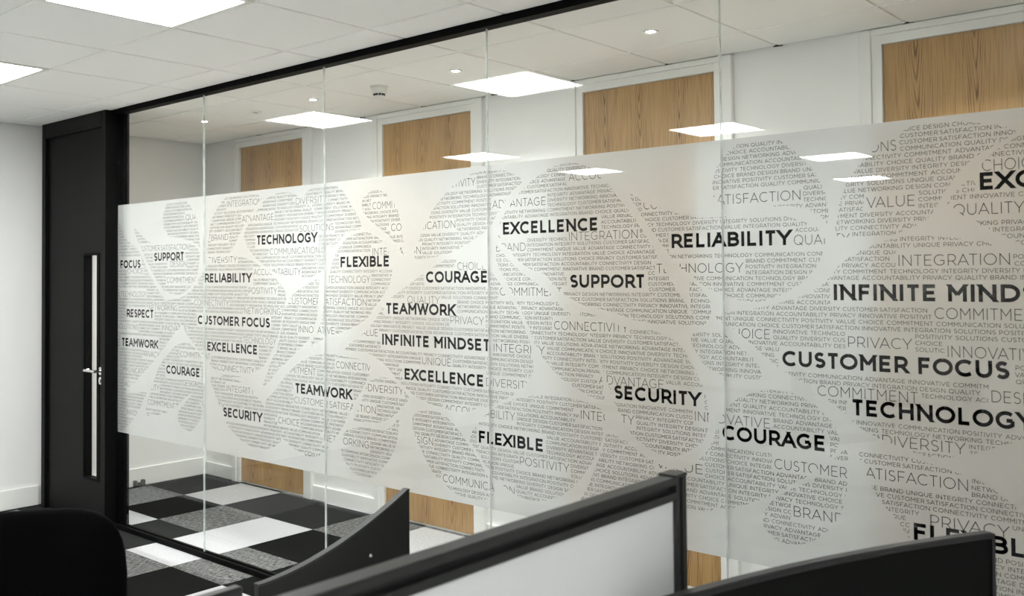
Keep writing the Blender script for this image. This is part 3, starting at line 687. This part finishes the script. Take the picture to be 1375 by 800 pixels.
# ------------------------------------------------------------------ corridor ceiling fittings
WH = ['over the left end of the corridor, by the first glass joint', 'just right of the first oak door', 'above the gap between second and third oak door',
      'in front of the third oak door, upper middle right', 'near the right edge, out of the photo', 'at the right end of the corridor']
for n in range(5):
    x, y = -2.10+1.2*n, .63
    t = empty('downlight', (x, y, H), label='small round lit downlight ' + WH[n], cat='downlight', group='row of downlights in the corridor ceiling')
    G().lathe([(.018, -.001), (.020, -.004), (.032, -.006), (.036, -.003), (.036, .0)], (x, y, H)).build('bezel', M_white, t, smooth=True)
    G().lathe([(0, -.0025), (.019, -.0025)], (x, y, H)).build('lens', M_spot, t)
    ld = bpy.data.lights.new('downlight_lamp', 'SPOT'); ld.energy = SPOT_W; ld.spot_size = math.radians(130); ld.spot_blend = .7; ld.shadow_soft_size = .03; ld.color = (.98, 1, .98)
    lo = bpy.data.objects.new('downlight_lamp', ld); COL.objects.link(lo); lo.parent = t; lo.location = (0, 0, -.012)
t = empty('smoke_detector', (-.31, .64, H), label='white round smoke detector on the corridor ceiling, between two downlights', cat='smoke detector')
G().lathe([(0, 0), (.052, 0), (.052, -.010), (.047, -.014), (.0, -.014)], (-.31, .64, H)).build('base', M_white, t, smooth=True)
G().lathe([(0, -.014), (.040, -.014), (.043, -.030), (.040, -.044), (0, -.044)], (-.31, .64, H)).build('housing', M_white, t, smooth=True)
for k in range(10):
    a = k*math.pi/5; c = Vector((-.31+.030*math.cos(a), .64+.030*math.sin(a), H-.050))
    G().box(c.x-.006, c.x+.006, c.y-.004, c.y+.004, c.z-.006, c.z+.006, rot=Matrix.Rotation(a+math.pi/2, 3, 'Z'), c=c).build('vent', M_hole, t)
G().lathe([(0, -.044), (.026, -.044), (.026, -.056), (.034, -.056), (.030, -.064), (0, -.066)], (-.31, .64, H)).build('cap', M_white, t, smooth=True)
t = empty('ceiling_sensor', (-1.52, .645, H), label='flat unlit round sensor on the corridor ceiling above the first oak door', cat='sensor')
G().lathe([(0, 0), (.042, 0), (.042, -.004), (.036, -.007), (0, -.007)], (-1.52, .645, H)).build('body', M_white, t, smooth=True)
G().lathe([(0, -.007), (.020, -.007), (.014, -.012), (0, -.014)], (-1.52, .645, H)).build('lens', plain('grey lens', (.45, .45, .42), .3, noise=.02), t, smooth=True)
t = empty('door_stop', (XL+.03, .70, 0), label='small dark two-pronged door stop at the white baseboard behind the glass', cat='door stop')
g = G().box(XL+.016, XL+.05, .655, .68, 0, .05, bev=.004); g.box(XL+.016, XL+.05, .72, .745, 0, .05, bev=.004); g.build('prong', M_grey, t)
G().box(XL+.022, XL+.044, .675, .725, .015, .032, bev=.003).build('crossbar', M_grey, t)

# ------------------------------------------------------------------ desk with wave-shaped end screen
t = empty('desk', (2.3, -1.8, 0), label='white office desk mostly below the photo, carrying the dark wave screen', cat='desk')
G().prism([(1.616, -1.60), (1.616, -1.03), (2.82, -1.03), (2.82, -2.72), (1.98, -2.72), (1.98, -2.0), (1.86, -1.75)], 2, .705, .730, bev=.003).build('desk_top', M_desk, t)
for x, y in ((1.68, -1.10), (2.76, -1.10), (2.76, -2.64), (2.04, -2.64)):
    G().box(x-.025, x+.025, y-.025, y+.025, 0, .704, bev=.004).build('leg', M_alu, t)
g = G().box(2.065, 2.735, -2.66, -2.62, .66, .704); g.box(1.705, 2.735, -1.12, -1.08, .66, .704); g.box(2.74, 2.78, -2.615, -1.125, .66, .704); g.build('frame', M_alu, t)
# wave screen: plane along y at x ~ 1.63
sx = 1.612
t = empty('wave_desk_screen', (sx, -1.3, .735), label='dark grey desk end screen with a sweeping curved top, rising to the right', cat='desk screen')
pr = [(-1.016, .58), (-1.016, .952)]
for i in range(19):
    u = i/18; pr.append((-1.024-.552*u, .952-.156*(1-(1-u)**1.75)))
pr += [(-1.580, .58)]
G().prism(pr[::-1], 0, sx-.020, sx, bev=.0015).build('panel', M_grey, t)
e = [(y, zz) for y, zz in pr[1:-1]]
g = G(); V = g.bm.verts.new; rows = [[V((xx, y, zz+dz)) for xx, dz in ((sx-.0215, -.004), (sx-.0215, .0025), (sx+.0012, .0025), (sx+.0012, -.004))] for y, zz in e]
for A, B in zip(rows, rows[1:]):
    for q in range(4): g.bm.faces.new((A[q], A[(q+1) % 4], B[(q+1) % 4], B[q]))
g.bm.faces.new(rows[0]); g.bm.faces.new(rows[-1][::-1]); g.build('edge_strip', M_alu, t)
G().lathe([(0, .004), (.004, .003), (.0062, 0)], (0, 0, 0), n=16).build('tmp', M_chrome)
tmp = bpy.data.objects['tmp']; tmp.data.transform(Matrix.Translation((sx+.0005, -1.178, .785)) @ Matrix.Rotation(math.pi/2, 4, 'Y')); tmp.name = 'screw_cap'; tmp.data.name = 'screw_cap'
tmp.parent = t; tmp.location = -t.location

# ------------------------------------------------------------------ framed divider screen between the desks (plane x = 2.85)
t = empty('divider_screen', (2.85, -2.3, .735), label='white panelled desk divider screen in a charcoal grooved aluminium frame', cat='desk screen')
zt, y0, y1, xa, xb = 1.250, -3.05, -1.540, 2.833, 2.867
def rail(name, prof, a, b):                    # a grooved section swept along y
    G().prism(prof, 1, a, b).build(name, M_alu, t)
P = [(xa, zt-.040), (xa, zt-.024), (xa+.006, zt-.022), (xa+.006, zt-.016), (xa, zt-.014), (xa, zt-.002), (xa+.002, zt), (xb-.002, zt), (xb, zt-.002), (xb, zt-.013), (xb-.015, zt-.014), (xb-.015, zt-.026), (xb, zt-.027), (xb, zt-.040)]
rail('top_rail', P, y0, y1-.036)
g = G().box(xa, xb, y1-.036, y1-.024, .735, zt-.001, bev=.001); g.box(xa+.006, xb-.008, y1-.024, y1-.014, .735, zt-.002); g.box(xa, xb, y1-.014, y1, .735, zt-.001, bev=.001); g.build('end_post', M_alu, t)
G().box(xa-.001, xb+.001, y1-.040, y1+.002, zt-.002, zt+.004, bev=.001).build('post_cap', M_alu, t)
G().box(xa, xb, y0, y0+.034, .735, zt-.042, bev=.001).build('end_post', M_alu, t)
G().box(xa, xb, y0+.035, y1-.036, .735, .770, bev=.001).build('bottom_rail', M_alu, t)
G().box(xa+.008, xb-.008, y0+.035, y1-.036, .770, zt-.039).build('panel', M_board, t)
t2 = empty('desk', (3.3, -1.8, 0), label='second white desk below the photo, carrying the curved monitor', cat='desk')
G().box(2.875, 3.70, -2.55, -.85, .705, .730, bev=.003).build('desk_top', M_desk, t2)
for x, y in ((2.93, -.92), (3.64, -.92), (2.93, -2.48), (3.64, -2.48)):
    G().box(x-.025, x+.025, y-.025, y+.025, 0, .704, bev=.004).build('leg', M_alu, t2)
G().box(2.956, 3.614, -.94, -.90, .66, .704).build('frame', M_alu, t2)
for yy in (-3.0, -2.75): pass
G().box(2.822, 2.878, -2.60, -1.60, .700, .735).build('clamp_bar', M_alu, t)

# ------------------------------------------------------------------ curved monitor, lower right
def curved_monitor():
    A, B = Vector((2.955, -1.775)), Vector((3.245, -1.010)); mid = (A+B)/2; ch = (B-A).normalized(); nrm = Vector((ch.y, -ch.x))  # towards the viewer's side
    t = empty('curved_monitor', (mid.x, mid.y, .730), label='black curved monitor, switched off, at the lower right in front of the film', cat='monitor')
    W = (B-A).length; sag = .030
    def at(u, off, z): # u in -1..1
        p = mid+ch*(u*W/2)-nrm*(sag*(1-u*u))+nrm*off; return (p.x, p.y, z)
    zt_, zb = 1.100, .790; n = 28
    def shell(name, u0, u1, z0, z1, o0, o1, mat):
        vs, fs = [], []
        for i in range(n+1):
            u = u0+(u1-u0)*i/n; vs += [at(u, o0, z0), at(u, o1, z0), at(u, o1, z1), at(u, o0, z1)]
        for i in range(n):
            for q in range(4): fs.append((4*i+q, 4*i+(q+1) % 4, 4*i+4+(q+1) % 4, 4*i+4+q))
        fs += [(3, 2, 1, 0), (4*n, 4*n+1, 4*n+2, 4*n+3)]
        o = link(name, mesh(name, vs, fs, mat), t)
        bm = bmesh.new(); bm.from_mesh(o.data); bmesh.ops.recalc_face_normals(bm, faces=bm.faces)
        bmesh.ops.bevel(bm, geom=[e for e in bm.edges if e.calc_face_angle(0) > 1], offset=.0012, segments=2, affect='EDGES'); bm.to_mesh(o.data); bm.free()
    shell('casing', -1, 1, zb, zt_, -.022, -.001, M_bezel)
    shell('screen', -.975, .975, zb+.022, zt_-.011, -.0005, .0008, M_lcd)
    shell('bezel', -1, 1, zt_-.010, zt_, 0, .003, M_bezel); shell('bezel', -1, 1, zb, zb+.021, 0, .003, M_bezel)
    shell('bezel', -1, -.978, zb+.021, zt_-.010, 0, .003, M_bezel); shell('bezel', .978, 1, zb+.021, zt_-.010, 0, .003, M_bezel)
    c = mid-nrm*(sag+.045)
    g = G().box(c.x-.02, c.x+.02, c.y-.03, c.y+.03, .740, .95, bev=.005); g.build('stand_column', M_plastic, t)
    G().lathe([(0, .012), (.09, .011), (.095, 0), (0, 0)], (c.x+.035, c.y, .730)).build('stand_foot', M_plastic, t, smooth=True)
curved_monitor()

# ------------------------------------------------------------------ flat monitor whose top corner shows at the bottom edge
t = empty('flat_monitor', (2.32, -2.38, .730), label='top corner of a dark flat monitor at the bottom edge, left of the wave screen', cat='monitor')
G().box(2.308, 2.332, -2.64, -2.122, .78, 1.080, bev=.004, seg=2).build('casing', M_bezel, t)
G().box(2.306, 2.309, -2.63, -2.134, .80, 1.070).build('screen', M_lcd, t)
G().box(2.332, 2.355, -2.44, -2.32, .742, .96, bev=.006).build('stand_column', M_plastic, t)
G().box(2.26, 2.44, -2.48, -2.28, .730, .744, bev=.005).build('stand_foot', M_plastic, t)

# ------------------------------------------------------------------ black office chair, lower left
wd = Vector((.475, .879, 0)).normalized(); fd = Vector((wd.y, -wd.x, 0))     # width direction and facing direction
cb = Vector((1.522, -2.182, 0))
t = empty('office_chair', (cb.x+fd.x*.2, cb.y+fd.y*.2, 0), label='black fabric office chair with rounded back, lower left corner', cat='chair')
def cushion(name, c, U, V, Nn, hw, hh, th, ex, curve, mat, arch=0):
    vs, fs = [], []; nu, nv = 40, 14
    for j in range(nv+1):
        ph = -math.pi/2+math.pi*j/nv
        for i in range(nu):
            a = 2*math.pi*i/nu; r = abs(math.cos(ph))**.45
            x = math.copysign(abs(math.cos(a))**ex, math.cos(a))*hw*r; y = math.copysign(abs(math.sin(a))**ex, math.sin(a))*hh*r
            z = math.sin(ph)*th*.5+curve*(x/hw)**2+arch*(y/hh)**2
            vs.append(c+U*x+V*y+Nn*z)
    for j in range(nv):
        for i in range(nu): fs.append((j*nu+i, j*nu+(i+1) % nu, (j+1)*nu+(i+1) % nu, (j+1)*nu+i))
    o = link(name, mesh(name, vs, fs, mat, True), t)
    bm = bmesh.new(); bm.from_mesh(o.data); bmesh.ops.remove_doubles(bm, verts=bm.verts, dist=1e-5); bmesh.ops.recalc_face_normals(bm, faces=bm.faces); bm.to_mesh(o.data); bm.free()
Zv = Vector((0, 0, 1))
cushion('backrest', cb+Zv*.81, wd, (Zv-fd*.12).normalized(), fd, .250, .278, .075, .42, .035, M_fabric)
sc_ = cb+fd*.30+Zv*.47
cushion('seat', sc_, wd, fd, Zv, .25, .245, .085, .6, .012, M_fabric)
g = G(); g.tube(cb-fd*.05+Zv*.80, cb-fd*.06+Zv*.50, .018); g.tube(cb-fd*.06+Zv*.50, cb+fd*.14+Zv*.415, .018); g.build('back_bar', M_plastic, t, smooth=True)
g = G(); g.tube(sc_-Zv*.04, sc_-Zv*.07, .10); g.build('seat_plate', M_plastic, t)
g = G(); g.tube((sc_.x, sc_.y, .09), (sc_.x, sc_.y, .42), .025, n=20); g.build('gas_column', M_plastic, t, smooth=True)
for s in (-1, 1):
    p0 = sc_+wd*.27*s-fd*.05; g = G(); g.tube(p0-Zv*.05-wd*.15*s, p0-Zv*.05, .014); g.tube(p0-Zv*.05, p0+Zv*.17, .014); g.build('arm_post', M_plastic, t, smooth=True)
    a = p0+Zv*.18; G().box(a.x-.12, a.x+.12, a.y-.035, a.y+.035, a.z-.012, a.z+.014, bev=.01, seg=3, rot=Matrix.Rotation(math.atan2(fd.y, fd.x), 3, 'Z'), c=a).build('armrest', M_plastic, t, smooth=True)
for k in range(5):
    a = k*2*math.pi/5+.3; d_ = Vector((math.cos(a), math.sin(a), 0)); b0 = Vector((sc_.x, sc_.y, .10))
    g = G().tube(b0, b0+d_*.30-Zv*.025, .026, .015, n=12); g.build('base_leg', M_plastic, t, smooth=True)
    w0 = b0+d_*.30; w0.z = .028; s_ = Vector((-d_.y, d_.x, 0))
    G().tube(w0-s_*.022, w0+s_*.022, .027, n=20).build('castor', M_plastic, t, smooth=True)
